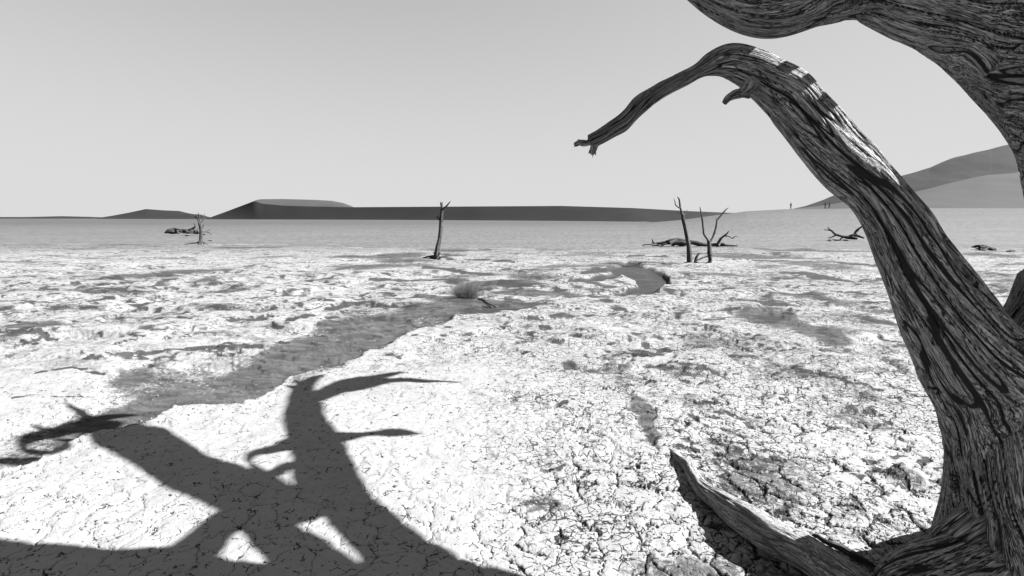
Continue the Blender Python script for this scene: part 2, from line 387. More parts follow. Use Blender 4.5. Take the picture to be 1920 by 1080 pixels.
crack = m.math('MULTIPLY', crack, m.math('MULTIPLY', pa, m.ramp(m.math('SUBTRACT', brk2, m.math('MULTIPLY', edn, 12.0)), .36, .48)))
farm = m.n('ShaderNodeMapRange', ins={0: m.n('ShaderNodeSeparateXYZ', ins={0: pos}).outputs[1], 1: 5.0, 2: 11.0}).outputs[0]
def dashes(sx, sy, det, w, th0, th1, s2):
    a = m.noise(m.n('ShaderNodeMapping', ins={'Vector': pos, 'Scale': (sx, sy, 1)}).outputs[0], 1.0, det, .62)
    b = m.noise(m.n('ShaderNodeMapping', ins={'Vector': pos, 'Scale': (sx * s2, sy * s2, 1), 'Location': (7, 3, 0)}).outputs[0], 1.0, 3, .6)
    ln = m.ramp(m.math('ABSOLUTE', m.math('SUBTRACT', a, .5)), w, w * .3)
    return m.math('MULTIPLY', ln, m.ramp(b, th0, th1))
dash = m.math('MAXIMUM', dashes(.35, .75, 6, .02, .47, .55, 2.3), m.math('MAXIMUM', dashes(1.3, 2.2, 5, .03, .49, .57, 1.7), m.math('MULTIPLY', dashes(4.0, 5.5, 4, .05, .48, .56, 1.6), .9)))
dash = m.math('MULTIPLY', m.math('MULTIPLY', dash, pa), m.math('MULTIPLY', farm, 1.0))
clay = m.math('MULTIPLY_ADD', nl, .05, .152)
clay = m.math('MULTIPLY', clay, m.math('MULTIPLY_ADD', nm, .30, .86))
# small pits and hairline cracks in the crust
vor = m.n('ShaderNodeTexVoronoi', feature='DISTANCE_TO_EDGE', ins={'Vector': m.n('ShaderNodeVectorMath', operation='ADD', ins={0: pos, 1: m.n('ShaderNodeVectorMath', operation='SCALE', ins={0: m.n('ShaderNodeTexNoise', ins={'Vector': pos, 'Scale': 30.0}).outputs[1], 'Scale': .02}).outputs[0]}).outputs[0], 'Scale': 15.0}).outputs[0]
brk = m.noise(pos, 13, 3, .7)
rg = m.attr('rough').outputs['Fac']
wv = m.n('ShaderNodeVectorMath', operation='ADD', ins={0: pos, 1: m.n('ShaderNodeVectorMath', operation='SCALE', ins={0: m.n('ShaderNodeTexNoise', ins={'Vector': pos, 'Scale': 9.0, 'Detail': 4.0}).outputs[1], 'Scale': .09}).outputs[0]}).outputs[0]
vor2 = m.n('ShaderNodeTexVoronoi', feature='DISTANCE_TO_EDGE', ins={'Vector': wv, 'Scale': 8.0}).outputs[0]
pat = m.noise(pos, .9, 4, .6)
sh = m.math('MULTIPLY', rg, m.math('MULTIPLY_ADD', pat, .50, -.17))
hair = m.math('MULTIPLY', m.ramp(vor, .05, .02), m.ramp(m.math('ADD', brk, sh), .52, .60))
hair = m.math('MAXIMUM', hair, m.math('MULTIPLY', m.math('MULTIPLY', m.ramp(vor2, .055, .02), rg), m.ramp(m.math('ADD', m.noise(pos, 21, 3, .7), sh), .54, .62)))
pit = m.math('MULTIPLY', m.ramp(m.noise(m.n('ShaderNodeMapping', ins={'Vector': pos, 'Scale': (1, 1.6, 1)}).outputs[0], 38, 3, .75), .62, .68), m.math('MULTIPLY', m.ramp(m.math('ADD', nl, sh), .48, .64), rg))
hair = m.math('MAXIMUM', hair, pit)
clay = m.math('MULTIPLY', clay, m.mix(m.math('MULTIPLY', hair, pa), 1.0, .08))
sandc = m.math('MULTIPLY', m.math('MULTIPLY_ADD', nf, .085, .010), m.math('MULTIPLY', m.math('MULTIPLY_ADD', nl, .5, .76), m.mix(m.ramp(m.noise(m.n('ShaderNodeMapping', ins={'Vector': pos, 'Rotation': (0, 0, .5), 'Scale': (2.5, 7, 1)}).outputs[0], 1.0, 6, .68), .40, .62), .66, 1.18)))
speck = m.ramp(ng, .60, .70)
sandc = m.math('MULTIPLY', sandc, m.mix(speck, 1.0, .45))
# sand lies on the clay in ragged grainy patches
sfac = m.ramp(m.math('ADD', sa, m.math('MULTIPLY', m.math('SUBTRACT', m.math('ADD', m.math('MULTIPLY', nm, .4), m.math('ADD', m.math('MULTIPLY', nf, .25), m.math('MULTIPLY', m.noise(pos, 5.5, 5, .7), .35))), .5), 1.9)), .30, .66)
v = m.mix(sfac, clay, sandc)
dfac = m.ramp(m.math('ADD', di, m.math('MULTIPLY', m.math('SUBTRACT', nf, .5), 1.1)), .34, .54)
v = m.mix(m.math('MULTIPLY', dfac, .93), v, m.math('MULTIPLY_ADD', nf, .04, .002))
grav = m.mix(m.ramp(nf, .42, .6), .022, .11)
v = m.mix(crack, v, m.mix(wide, .012, grav))
# the plain beyond the pan
nplain = m.noise(m.n('ShaderNodeMapping', ins={'Vector': pos, 'Scale': (.06, .25, 1)}).outputs[0], 1.0, 5, .6)
npl2 = m.noise(pos, 2.2, 7, .8)
plain = m.math('MULTIPLY', m.math('MULTIPLY_ADD', nplain, .030, .040), m.mix(m.ramp(npl2, .45, .62), 1.12, .70))
v = m.mix(dash, v, .025)
spk = m.noise(m.n('ShaderNodeMapping', ins={'Vector': pos, 'Scale': (2.6, .8, 1)}).outputs[0], 1.3, 3, .75)
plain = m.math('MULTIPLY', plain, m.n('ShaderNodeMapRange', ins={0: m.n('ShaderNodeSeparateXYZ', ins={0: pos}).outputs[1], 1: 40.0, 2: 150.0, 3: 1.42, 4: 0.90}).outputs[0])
plain = m.math('MULTIPLY', plain, m.mix(m.ramp(spk, .48, .62), 1.05, .68))
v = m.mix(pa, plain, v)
m.color(v)
h1 = m.bump(m.math('SUBTRACT', m.math('ADD', m.math('MULTIPLY', nm, .6), m.math('MULTIPLY', nf, .35)), m.math('MULTIPLY', hair, .3)), .013, .8)
m.bump(m.math('SUBTRACT', m.math('MULTIPLY', m.math('ADD', sfac, dfac), m.math('MULTIPLY', ng, 1.0)), crack), .006, .8, h1)
MAT_GROUND = m.m
gm = grid_mesh('ground', np.stack([GX, GY, gz], -1), attrs=dict(sand=g_s, dirt_shade=g_d, edge=g_e, fine=g_f, cover=g_c, pan=g_p, rough=g_r))
link('ground', gm, MAT_GROUND, kind='structure', label='cracked white clay pan with sandy channel and pale sand plain behind')
del GX, GY, gz, g_s, g_d, g_e, g_f, g_c, g_p, g_r

# ------------------------------------------------------------------ dunes
def dune_mat(name, base):
    m = M(name, .95); pos = m.n('ShaderNodeNewGeometry').outputs['Position']
    a = m.noise(pos, .02, 5, .6); b = m.noise(pos, .6, 4, .7)
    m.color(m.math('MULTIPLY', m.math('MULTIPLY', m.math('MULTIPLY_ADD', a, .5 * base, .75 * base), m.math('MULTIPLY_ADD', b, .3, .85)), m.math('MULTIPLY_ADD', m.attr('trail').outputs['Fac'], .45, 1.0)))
    m.bump(m.noise(pos, 1.2, 4, .6), .15, .4)
    return m.m
MAT_DUNE = dune_mat('dark_shaded_dune_sand', .0088); MAT_HILL = dune_mat('pale_slope_sand', .0275); MAT_FAR = dune_mat('far_dune_sand', .0088)  # dark dune colour also holds the shade of its front face
MAT_DUNE_LIT = dune_mat('sunlit_dune_sand', .032)  # same dune sand, with the sunlight on its flat top put into the colour
def dune(name, label, st, mat, n=260, amp=.25, tracks=()):
    """st rows: px, foot depth, crest y px, crest depth, top y px, top depth"""
    st = np.array(st, float); px = np.linspace(st[0, 0], st[-1, 0], n)
    cols = []
    ip = lambda k: np.interp(px, st[:, 0], st[:, k])
    sm = lambda a: np.convolve(np.pad(a, 4, 'edge'), np.ones(9) / 9, 'valid')
    fd, cy, cd, ty, td = [ip(k) for k in (1, 2, 3, 4, 5)]
    fd, cd, td = sm(fd), sm(cd), sm(td)
    dirx = (px - 960) / (F * CP)
    def P(Yd, z): return np.stack([dirx * Yd, Yd, z], -1)
    zc = H + cd * (YH - cy) / F; zt = H + td * (YH - ty) / F
    zf = base_height(dirx * fd, fd) - .4
    L = []
    for t in np.linspace(-.25, 0, 4)[:-1]: L.append(P(fd + t * (cd - fd), zf + t * 4))
    for t in np.linspace(0, 1, 26 if not tracks else 110)[:-1]:
        L.append(P(fd + t * (cd - fd), zf + (zc - zf) * (t ** 1.12)))
    for t in np.linspace(0, 1, 16)[:-1]: L.append(P(cd + t * (td - cd), zc + (zt - zc) * (1 - (1 - t) ** 1.5)))
    for t in np.linspace(0, 1, 8): L.append(P(td + t * (td - fd + 20) * 1.3, zt + (zf - 6 - zt) * t ** 1.3))
    A = np.array(L)
    A[..., 2] += amp * fbm2(A[..., 0] * .02, A[..., 1] * .02, 3, 5)* np.minimum(1, np.abs(A[..., 2] - zc[None]) / 2)
    tr = np.zeros(A.shape[:2])
    if tracks:
        qx, qy, _ = project(A)
        for tk in tracks:
            for (ax, ay), (bx, by) in zip(tk[:-1], tk[1:]):
                ex, ey = bx - ax, by - ay; t = np.clip(((qx - ax) * ex + (qy - ay) * ey) / (ex * ex + ey * ey), 0, 1)
                tr = np.maximum(tr, smooth(2.2, .3, np.hypot(qx - ax - ex * t, qy - ay - ey * t)))
    return link(name, grid_mesh(name, A, attrs=dict(trail=tr)), mat, kind='structure', label=label)
dune('dune', 'long dark dune with a sunlit flat top across the plain', [
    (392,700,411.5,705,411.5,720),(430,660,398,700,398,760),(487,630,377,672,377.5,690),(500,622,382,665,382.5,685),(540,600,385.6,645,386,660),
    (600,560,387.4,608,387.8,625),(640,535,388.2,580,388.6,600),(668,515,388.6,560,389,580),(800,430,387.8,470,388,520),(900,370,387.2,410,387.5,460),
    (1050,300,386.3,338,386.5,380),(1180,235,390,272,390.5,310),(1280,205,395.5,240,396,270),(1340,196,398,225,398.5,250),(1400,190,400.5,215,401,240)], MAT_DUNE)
dune('dune', 'sunlit-coloured flat-topped dune crest showing above the long dark dune', [
    (474,720,383,725,382,740),(483,720,380,725,379,745),(490,720,382,735,375.4,820),(500,715,384,735,373.9,830),(540,710,388,730,373.6,830),(600,700,390,720,375.2,820),(630,690,390,710,377,810),(650,680,391,700,381,790),(662,670,392,690,385.5,770),(672,665,393,680,390,740),(685,660,396,670,395,700)], MAT_DUNE_LIT, amp=.0)
dune('dune', 'distant grey dune with a ridge left of the long dark dune', [
    (195,1000,408.5,1080,408.5,1150),(222,1000,404.5,1080,404.5,1150),(255,980,398.5,1080,398.5,1180),(286,980,392,1080,392.2,1180),(320,980,394.5,1080,394.5,1180),(347,980,395.8,1080,395.6,1180),
    (362,980,399.5,1080,399.3,1180),(400,980,407,1080,407,1150),(430,980,410,1080,410,1150)], MAT_FAR)
dune('dune', 'low distant dune just left of the dark dune foot', [
    (300,860,408.5,900,408.5,960),(330,850,404.5,900,404.5,960),(366,840,400.8,900,400.8,960),(386,840,402.2,900,402.2,960),(404,840,407.5,900,407.5,960),(425,840,411,900,411,960)], MAT_FAR)
dune('dune', 'faint low dune along the far left horizon', [
    (-700,1500,403,1700,403,1900),(-200,1500,406.5,1700,406.5,1900),(60,1500,406.8,1700,406.8,1900),(130,1500,405.2,1700,405.2,1900),(180,1500,406.4,1700,406.4,1900),(240,1500,408.8,1700,408.8,1900)], MAT_FAR)
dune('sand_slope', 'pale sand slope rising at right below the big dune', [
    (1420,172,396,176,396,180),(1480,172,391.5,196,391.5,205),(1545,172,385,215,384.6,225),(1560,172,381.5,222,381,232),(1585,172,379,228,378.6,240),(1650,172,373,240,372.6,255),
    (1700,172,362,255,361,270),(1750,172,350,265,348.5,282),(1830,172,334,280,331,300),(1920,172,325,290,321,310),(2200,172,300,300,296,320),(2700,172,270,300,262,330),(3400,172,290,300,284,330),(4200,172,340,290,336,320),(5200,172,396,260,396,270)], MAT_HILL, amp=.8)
dune('dune', 'tall grey dune with footprint trails at the right edge', [
    (1478,330,391.5,370,391.5,385),(1500,330,386.5,380,386.5,400),(1530,330,376,400,376,420),(1560,330,363.5,410,363.5,430),(1640,330,341,440,341,470),(1720,330,318,460,318,500),
    (1760,330,303,470,303,510),(1800,330,291,480,291,520),(1850,330,279,490,279,540),(1910,330,266,500,265.5,550),(2100,330,235,520,234,570),(2700,330,190,560,188,600),(3400,330,215,560,213,610),(4200,330,290,540,288,590),(5200,330,392,480,392,500)], MAT_FAR, n=1100, amp=1.0,
    tracks=[[(1747,310),(1738,322),(1743,331),(1738,343)],[(1748,330),(1770,327),(1805,323),(1823,331)],[(1858,283),(1856,298),(1860,310),(1857,325)],[(1883,295),(1882,305),(1887,310),(1883,322)],[(1892,321),(1902,322),(1912,327)]])

# ------------------------------------------------------------------ weathered wood
def wood_mat(name, lo, hi, contrast=1.0, fine=1.0):
    m = M(name, .85); g = m.attr('grain').outputs['Vector']; cv = m.attr('groove').outputs['Fac']
    n1 = m.noise(g, 9 * fine, 5, .62, .4); n2 = m.noise(g, 34 * fine, 4, .65, .2); n3 = m.noise(g, 90 * fine, 2, .6)
    pos = m.n('ShaderNodeNewGeometry').outputs['Position']; blot = m.noise(pos, 3.0, 3, .5)
    r1 = m.math('ABSOLUTE', m.math('SUBTRACT', n1, .5)); r2 = m.math('ABSOLUTE', m.math('SUBTRACT', n2, .5))
    gr = m.math('MAXIMUM', m.ramp(r1, .026, .004), m.math('MULTIPLY', m.ramp(r2, .030, .0), .8))
    gr = m.math('MAXIMUM', gr, m.ramp(cv, .35, .8))
    v = m.mix(m.ramp(n2, .3, .7), lo, hi)
    v = m.math('MULTIPLY', v, m.math('MULTIPLY_ADD', blot, .7, .65))
    v = m.math('MULTIPLY', v, m.mix(m.math('MULTIPLY', gr, contrast, clamp=True), 1.0, .05))
    m.color(v)
    hgt = m.math('SUBTRACT', m.math('ADD', m.math('MULTIPLY', n2, .5), m.math('MULTIPLY', n3, .3)), m.math('MULTIPLY', gr, .8))
    m.bump(hgt, .010, 1.0)
    return m.m
MAT_WOOD = wood_mat('weathered_dead_wood', .16, .33, 1.1)
MAT_LOG = wood_mat('smooth_bleached_wood', .26, .38, .8)
MAT_SMALL = wood_mat('dark_dead_wood', .025, .08, .8, .35)

def catmull(P, n):
    P = np.asarray(P, float); k = len(P)
    if k == 2:
        t = np.linspace(0, 1, n)[:, None]; return P[0] * (1 - t) + P[1] * t
    Q = np.vstack([2 * P[0] - P[1], P, 2 * P[-1] - P[-2]])
    seg = np.linalg.norm(np.diff(P[:, :3], axis=0), axis=1) ** .5 + 1e-6
    T = np.concatenate([[0], np.cumsum(np.linalg.norm(np.diff(P[:, :3], axis=0), axis=1) + 1e-6)])
    s = np.linspace(0, T[-1], n); out = []
    for v in s:
        i = min(int(np.searchsorted(T, v, 'right')) - 1, k - 2); i = max(i, 0)
        t = (v - T[i]) / (T[i + 1] - T[i])
        # hermite with finite differences (non-uniform)
        p0, p1, p2, p3 = Q[i], Q[i + 1], Q[i + 2], Q[i + 3]
        h = T[i + 1] - T[i]
        h0 = T[i] - T[i - 1] if i > 0 else h; h2 = T[i + 2] - T[i + 1] if i + 2 < k else h
        m1 = ((p1 - p0) / h0 * h + (p2 - p1) * h0 / h) / (h0 + h) * h if True else 0
        m2 = ((p2 - p1) / h * h2 + (p3 - p2) / h2 * h) / (h + h2) * h
        m1 = ((p1 - p0) / h0 * h + (p2 - p1) / h * h0) / (h0 + h) * h
        t2, t3 = t * t, t * t * t
        out.append((2*t3-3*t2+1)*p1 + (t3-2*t2+t)*m1 + (-2*t3+3*t2)*p2 + (t3-t2)*m2)
    return np.array(out)
def frames(Cn):
    T = np.gradient(Cn, axis=0); T /= np.linalg.norm(T, axis=1)[:, None] + 1e-12
    up = np.array([0, -1.0, .05]); N = []; 
    v = up - T[0] * (up @ T[0]); 
    if np.linalg.norm(v) < .2: v = np.array([1.0, 0, 0]) - T[0] * T[0][0]
    v /= np.linalg.norm(v)
    for t in T:
        v = v - t * (v @ t); v = v / np.linalg.norm(v); N.append(v)
    N = np.array(N); B = np.cross(T, N); return T, N, B
def tube(name, pts, nu, nv, seed=0, lump=.10, groove=.012, twist=.6, gscale=1.0, dents=(), cap=True, flat=1.0, closed_start=False):
    """pts rows x,y,z,r -> limb surface with bark grooves running along it"""
    D = catmull(pts, nu); Cn, R = D[:, :3], np.maximum(D[:, 3], .0008)
    T, N, B = frames(Cn)
    s = np.concatenate([[0], np.cumsum(np.linalg.norm(np.diff(Cn, axis=0), axis=1))])
    th = np.linspace(0, 2 * math.pi, nv, endpoint=False)
    SS, TT = np.meshgrid(s, th, indexing='ij'); RR = R[:, None] * np.ones(nv)[None]
    R0 = float(np.mean(R)); tw = TT + twist * SS + seed
    big = noise3(np.cos(TT) * 1.1 + seed * 3.1, np.sin(TT) * 1.1, SS / (R0 * 4) + seed, 3)
    med = noise3(np.cos(TT) * 2.6 + seed, np.sin(TT) * 2.6 + 5, SS / (R0 * 2), 4)
    swirl = noise3(np.cos(TT) * 1.5 + 8, np.sin(TT) * 1.5 + seed, SS * 2.2 + 3, 6) * .5 + noise3(np.cos(TT) * 3 + 8, np.sin(TT) * 3 + seed, SS * 5, 7) * .18
    tw = tw + swirl * .42
    k = gscale * R0
    gx, gy, gz_ = np.cos(tw) * k * 19, np.sin(tw) * k * 19, SS * gscale * 1.25 + swirl * .32
    rid = 0; a = 1.0; grv = 0
    for o, f in enumerate((1.0, 2.1, 4.3)):
        n = noise3(gx * f + seed, gy * f, gz_ * f + o * 7, 20 + o)
        w = smooth(.0, .16, np.abs(n))
        rid = rid + a * (w - 1) * (1.0 if o < 2 else .7); grv = np.maximum(grv, (1 - smooth(.0, .11, np.abs(n))) * (1 if o < 2 else .7)); a *= .55
    rad = RR * (1 + lump * (big + .6 * med + .25 * noise3(np.cos(TT) * 5 + seed, np.sin(TT) * 5 + 2, SS / (R0 * .7), 9))) + rid * groove * np.minimum(1, RR / .06)
    a1 = Cn[:, None, :] + (np.cos(TT) * rad)[..., None] * N[:, None, :] * flat + (np.sin(TT) * rad)[..., None] * B[:, None, :]
    for (dp, dr, dd) in dents:
        d = np.linalg.norm(a1 - np.array(dp), axis=2) / dr; d = d + .35 * noise3(a1[..., 0] / dr, a1[..., 1] / dr, a1[..., 2] / dr, 77)
        push = -dd * smooth(1, .35, d) + dd * .12 * np.exp(-((d - 1.15) / .28) ** 2)
        nrm = a1 - Cn[:, None, :]; nrm = nrm / (np.linalg.norm(nrm, axis=2)[..., None] + 1e-9)
        a1 = a1 + nrm * push[..., None]; grv = np.maximum(grv, smooth(.95, .3, d) * .6)
    G = np.stack([gx, gy, gz_], -1) * .35
    if cap:
        e = Cn[-1] + T[-1] * R[-1] * .5
        a1 = np.concatenate([a1, np.broadcast_to(e, (1, nv, 3))], 0); G = np.concatenate([G, G[-1:]], 0); grv = np.concatenate([grv, grv[-1:]], 0)
    return grid_mesh(name, a1, True, dict(grain=G, groove=grv))
def edges(st):
    """x1,y1,x2,y2,depth stations (photo survey of both outlines) -> centre line with true radius"""
    out = []
    for (x1, y1, x2, y2, d) in st:
        c = at((x1 + x2) / 2, (y1 + y2) / 2, d); out.append([*c, math.hypot(x2 - x1, y2 - y1) / 2 * d / F])
    return out

# ------------------------------------------------------------------ the big foreground tree
tree_base = gnd0(2040, 1180)
big = thing('dead_tree', (tree_base[0], tree_base[1], 0), 'huge weathered dead tree at the right edge with limbs arching over the pan', 'tree')
TRUNK = edges([(1690,1230,2520,1230,2.51),(1735,1130,2400,1130,2.47),(1760,1060,2320,1050,2.41),(1782,985,2250,960,2.37),(1792,915,2200,870,2.35),
               (1800,850,2170,790,2.33),(1828,780,2150,710,2.32),(1866,715,2140,640,2.31),(1905,650,2150,570,2.31),(1938,560,2170,500,2.31)])
ARCH = edges([(1790,1010,1876,1016,2.52),(1794,925,1896,906,2.45),(1783,850,1906,806,2.36),(1766,768,1914,718,2.27),(1748,728,1916,651,2.20),(1726,672,1865,585,2.14),(1691,581,1812,520,2.14),(1662,503,1763,450,2.17),(1636,441,1724,385,2.19),(1602,387,1677,327,2.21),(1557,347,1641,285,2.23),(1523,310,1607,252,2.24),(1487,264,1578,218,2.24),(1458,227,1547,186,2.23),(1433,200,1517,151,2.23),(1410,180,1470,120,2.23),(1383,158,1422,95,2.22),(1350,143,1378,87,2.22),(1328,142,1341,99,2.22),(1318,145,1305,119,2.21),(1288,161,1274,136,2.20),(1258,176,1244,150,2.19),(1236,190,1217,166,2.18),(1214,209,1188,185,2.16),(1196,224,1170,207,2.15),(1182,240,1154,222,2.14),(1161,251,1134,236,2.13),(1137,263,1111,253,2.12),(1120,272,1096,260,2.12)])
UPPER = edges([(1940,880,2110,860,2.36),(1975,750,2170,720,2.32),(2000,640,2220,600,2.20),(1985,500,2240,470,2.08),(1968,385,2240,350,2.04),(1955,300,2230,230,2.08),(1915,228,2150,100,2.22),(1848,160,2035,0,2.36),
               (1780,104,1930,-80,2.37),(1693,62,1810,-120,2.38),(1609,28,1665,-155,2.45),(1530,44,1545,-125,2.52),(1447,65,1440,-95,2.54),(1366,39,1400,-105,2.56),
               (1303,-2,1370,-120,2.58),(1245,-60,1330,-170,2.60),(1180,-130,1270,-230,2.64)])
link('trunk', tube('trunk', TRUNK, 420, 460, 1, .12, .019, .5, 1.0, dents=[(at(1772,1048,2.12), .16, .06), (at(1905,905,1.95), .05, .015)]), MAT_WOOD, big)
knot1 = at(1668,308,2.06); knot2 = at(1722,338,2.08)
link('limb', tube('limb', ARCH, 760, 300, 2, .075, .012, .8, 1.0, dents=[(knot1, .042, .02), (knot2, .018, .010)]), MAT_WOOD, big, label='arching limb with a drooping thin end')
link('limb', tube('limb', UPPER, 560, 320, 3, .06, .013, .9, 1.0), MAT_WOOD, big, label='thick upper limb leaving the top of the view')
link('root', tube('root', edges([(1900,900,2010,1010,2.5),(1840,975,1950,1090,2.36),(1765,1010,1850,1130,2.34),(1712,1027,1770,1145,2.42),(1680,1052,1715,1150,2.52),(1660,1100,1690,1160,2.62)]), 180, 160, 5, .14, .012, .5, 1.0), MAT_WOOD, big)
link('root', tube('root', edges([(1880,860,1950,930,2.5),(1822,925,1890,1000,2.36),(1783,965,1830,1025,2.36),(1760,988,1797,1040,2.42),(1752,1015,1778,1055,2.5)]), 120, 110, 6, .14, .010, .5, 1.0), MAT_WOOD, big)
def px_tube(rows, d, nu=40, nv=20, seed=0, lump=.12, groove=.004, gs=1.0, name='twig', dy=0.0):
    """rows: x, y, width px, extra depth"""
    pts = []
    for r in rows:
        dd = d + (r[3] if len(r) > 3 else 0); pts.append([*at(r[0], r[1], dd), r[2] / 2 * dd / F])
    return tube(name, pts, nu, nv, seed, lump, groove, .5, gs)
link('twig', px_tube([(1124,262,17),(1108,266,13),(1094,270,10),(1084,268,9),(1077,271,6)], 2.118, 30, 24, 7), MAT_WOOD, big)
link('twig', px_tube([(1120,262,17),(1115,272,14),(1112,281,12),(1110,289,8)], 2.118, 26, 24, 8), MAT_WOOD, big)
for sp_ in ([(1092,268,5),(1082,273,3),(1076,275,1)],[(1098,265,6),(1088,264,4),(1083,262,1.5)],[(1114,278,7),(1116,285,4),(1117,291,1.5)],[(1110,278,6),(1106,284,3.5),(1104,288,1.5)],[(1113,283,4),(1112,291,2),(1111,295,1)]):
    link('splinter', px_tube(sp_, 2.118, 14, 10, 90 + len(sp_) + int(sp_[0][0]), .25), MAT_WOOD, big)
link('twig', px_tube([(1412,150,40),(1402,166,24),(1390,175,19),(1376,179,17),(1366,184,13),(1358,193,9)], 2.20, 50, 30, 9, .2), MAT_WOOD, big)
link('twig', px_tube([(1385,176,16),(1397,178,12),(1406,183,5)], 2.19, 20, 20, 10, .2), MAT_WOOD, big)

# limbs over and beside the camera, known from the shadows they throw on the pan
def shadow_limb(rows, seed, nu=90, nv=28, lift=0.0, nearz=None, name='limb', start=None):
    """rows: x, y of the shadow on the pan, shadow width px, [height m]"""
    G = [gnd0(r[0], r[1]) for r in rows]; pts = []
    zs = []
    for i, r in enumerate(rows):
        a = np.array(G[max(i - 1, 0)]); b = np.array(G[min(i + 1, len(rows) - 1)]); t = b - a; t /= np.linalg.norm(t)
        # width in metres of a photo width measured across the band
        pxa = project(G[i])[:2]; nrm = np.array([-t[1], t[0], 0]); pb = project(G[i] + nrm * .05)[:2]
        wpm = math.hypot(pb[0] - pxa[0], pb[1] - pxa[1]) / .05
        pt = project(G[i] + t * .05)[:2]; dt = np.array([pt[0] - pxa[0], pt[1] - pxa[1]]); dn = np.array([pb[0] - pxa[0], pb[1] - pxa[1]])
        cr = abs(dt[0] * dn[1] - dt[1] * dn[0]) / (np.linalg.norm(dt) * np.linalg.norm(dn) + 1e-9)
        w = r[2] / (wpm * max(cr, .2))
        zc = r[3] if len(r) > 3 and r[3] else None
        # broadening of a round limb's shadow on flat ground
        sh = S[:2] / S[2]; fct = math.sqrt(1 + (abs(sh[0] * -t[1] + sh[1] * t[0])) ** 2)
        R = w / 2 / fct
        z = zc or 0
        if zc is None:
            for z in np.arange(1.5, 9, .03):
                q = project(G[i] + S / S[2] * z)
                rp = R * F / q[2] * 1.15
                if q[1] + rp < -14 or q[0] - rp > 1935: break
        zs.append([z, R])
    zs = np.array(zs)
    if lift: zs[:, 0] += lift
    for g, (z, R) in zip(G, zs):
        pts.append([*(g + S / S[2] * z), R])
    if start: pts.insert(0, list(start))
    return tube(name, pts, nu, nv, seed, .06, .006, .5)
def put(rows, seed, label=None, **k):
    return link(k.get('name', 'limb'), shadow_limb(rows, seed, **k), MAT_WOOD, big, label=label)
# leader: trunk shoulder -> up and back -> forked top
put([(1180,1250,240,1.9),(930,1150,200,2.5),(800,1085,150),(740,1030,116),(692,988,104),(645,945,100),(610,900,120),(598,860,108),(586,825,94),(570,785,80),(571,757,72),(567,738,52),(571,722,34),(584,711,16),(606,702,5)], 21, 'main leader rising beside the view', nu=180, nv=48, start=(2.34, 2.15, 1.25, .27))
put([(585,748,22),(612,737,24),(640,725,24),(665,717,24),(690,710,17),(720,704,9),(756,698,3)], 22, name='branch')
put([(640,727,18),(675,722,18),(705,717,12),(760,714,8),(810,716,6),(860,718,2)], 23, name='branch')
put([(565,742,16),(555,730,12),(545,724,8),(537,721,3)], 24, name='branch')
put([(563,722,14),(556,712,8),(551,706,3)], 25, name='branch')
put([(620,824,26),(660,820,13),(715,814,11),(750,812,14),(788,813,3)], 26, name='branch')
put([(575,830,36),(540,838,22),(500,846,16),(468,857,13),(464,868,13),(480,884,18),(505,905,36),(530,930,60)], 27, name='branch')
put([(545,872,18),(528,880,20),(512,892,24)], 28, name='branch')
# left limb with the hooked end
put([(560,962,104),(500,940,92),(440,916,88),(395,898,90),(345,874,90),(285,840,92),(240,814,92),(212,800,60),(195,790,30)], 29, 'long limb reaching left over the view', nu=120, nv=40)
put([(240,806,34),(215,792,30),(190,781,24),(163,771,14),(138,763,8),(120,756,3)], 30, name='branch')
put([(180,779,15),(205,772,12),(240,767,7),(274,765,2)], 31, name='branch')
put([(205,787,24),(170,786,18),(125,796,18),(88,805,20),(64,815,18),(58,826,15),(80,834,13),(112,836,13),(120,842,14),(95,847,14),(50,850,12),(0,850,11),(-60,852,8)], 32, name='branch', nu=130)
put([(112,798,8),(88,793,6),(68,791,3)], 33, name='branch')
put([(214,799,20),(184,811,13),(152,814,10),(128,808,9)], 34, name='branch')
# second fork between the two light gaps, and low limb to the left
put([(760,1160,150,2.75),(660,1110,112),(598,1068,110),(548,1028,104),(508,992,96),(488,955,88)], 35, nu=70, nv=36)
put([(560,1150,100),(470,1120,60),(400,1080,70),(300,1070,104),(200,1078,110),(100,1070,112),(0,1062,104),(-120,1058,96),(-260,1052,76)], 36, 'low limb reaching left beside the upper limb', nu=130, nv=40)
put([(500,952,70),(450,970,58),(400,998,54),(355,1040,80)], 37, nu=60, nv=32)
link('branch', tube('branch', [[1.34, 2.72, 2.96, .15], [1.26, 2.42, 2.88, .135], [1.24, 2.12, 2.87, .12], [1.21, 1.88, 2.91, .08], [1.16, 1.7, 3.0, .04]], 60, 40, 95, .1, .006), MAT_WOOD, big)  # unseen branch, added to shade the drooping tip of the arching limb
# short spurs on the upper limb that throw bands across the arching limb
for k_, (sx_, sy_, r_) in enumerate([(1476,130,.030),(1508,160,.024),(1545,198,.036)]):
    a_ = at(sx_, sy_, 2.18); t_ = (2.92 - a_[2]) / S[2]; q_ = a_ + S * t_
    link('spur', tube('spur', [[q_[0] + .12, 2.60, 2.70, r_ * 1.5], [q_[0] + .06, 2.42, 2.86, r_ * 1.2], [*q_, r_], [q_[0] - .03, q_[1] - .26, q_[2] + .02, r_ * .5]], 50, 20, 80 + k_, .1, .004), MAT_WOOD, big)

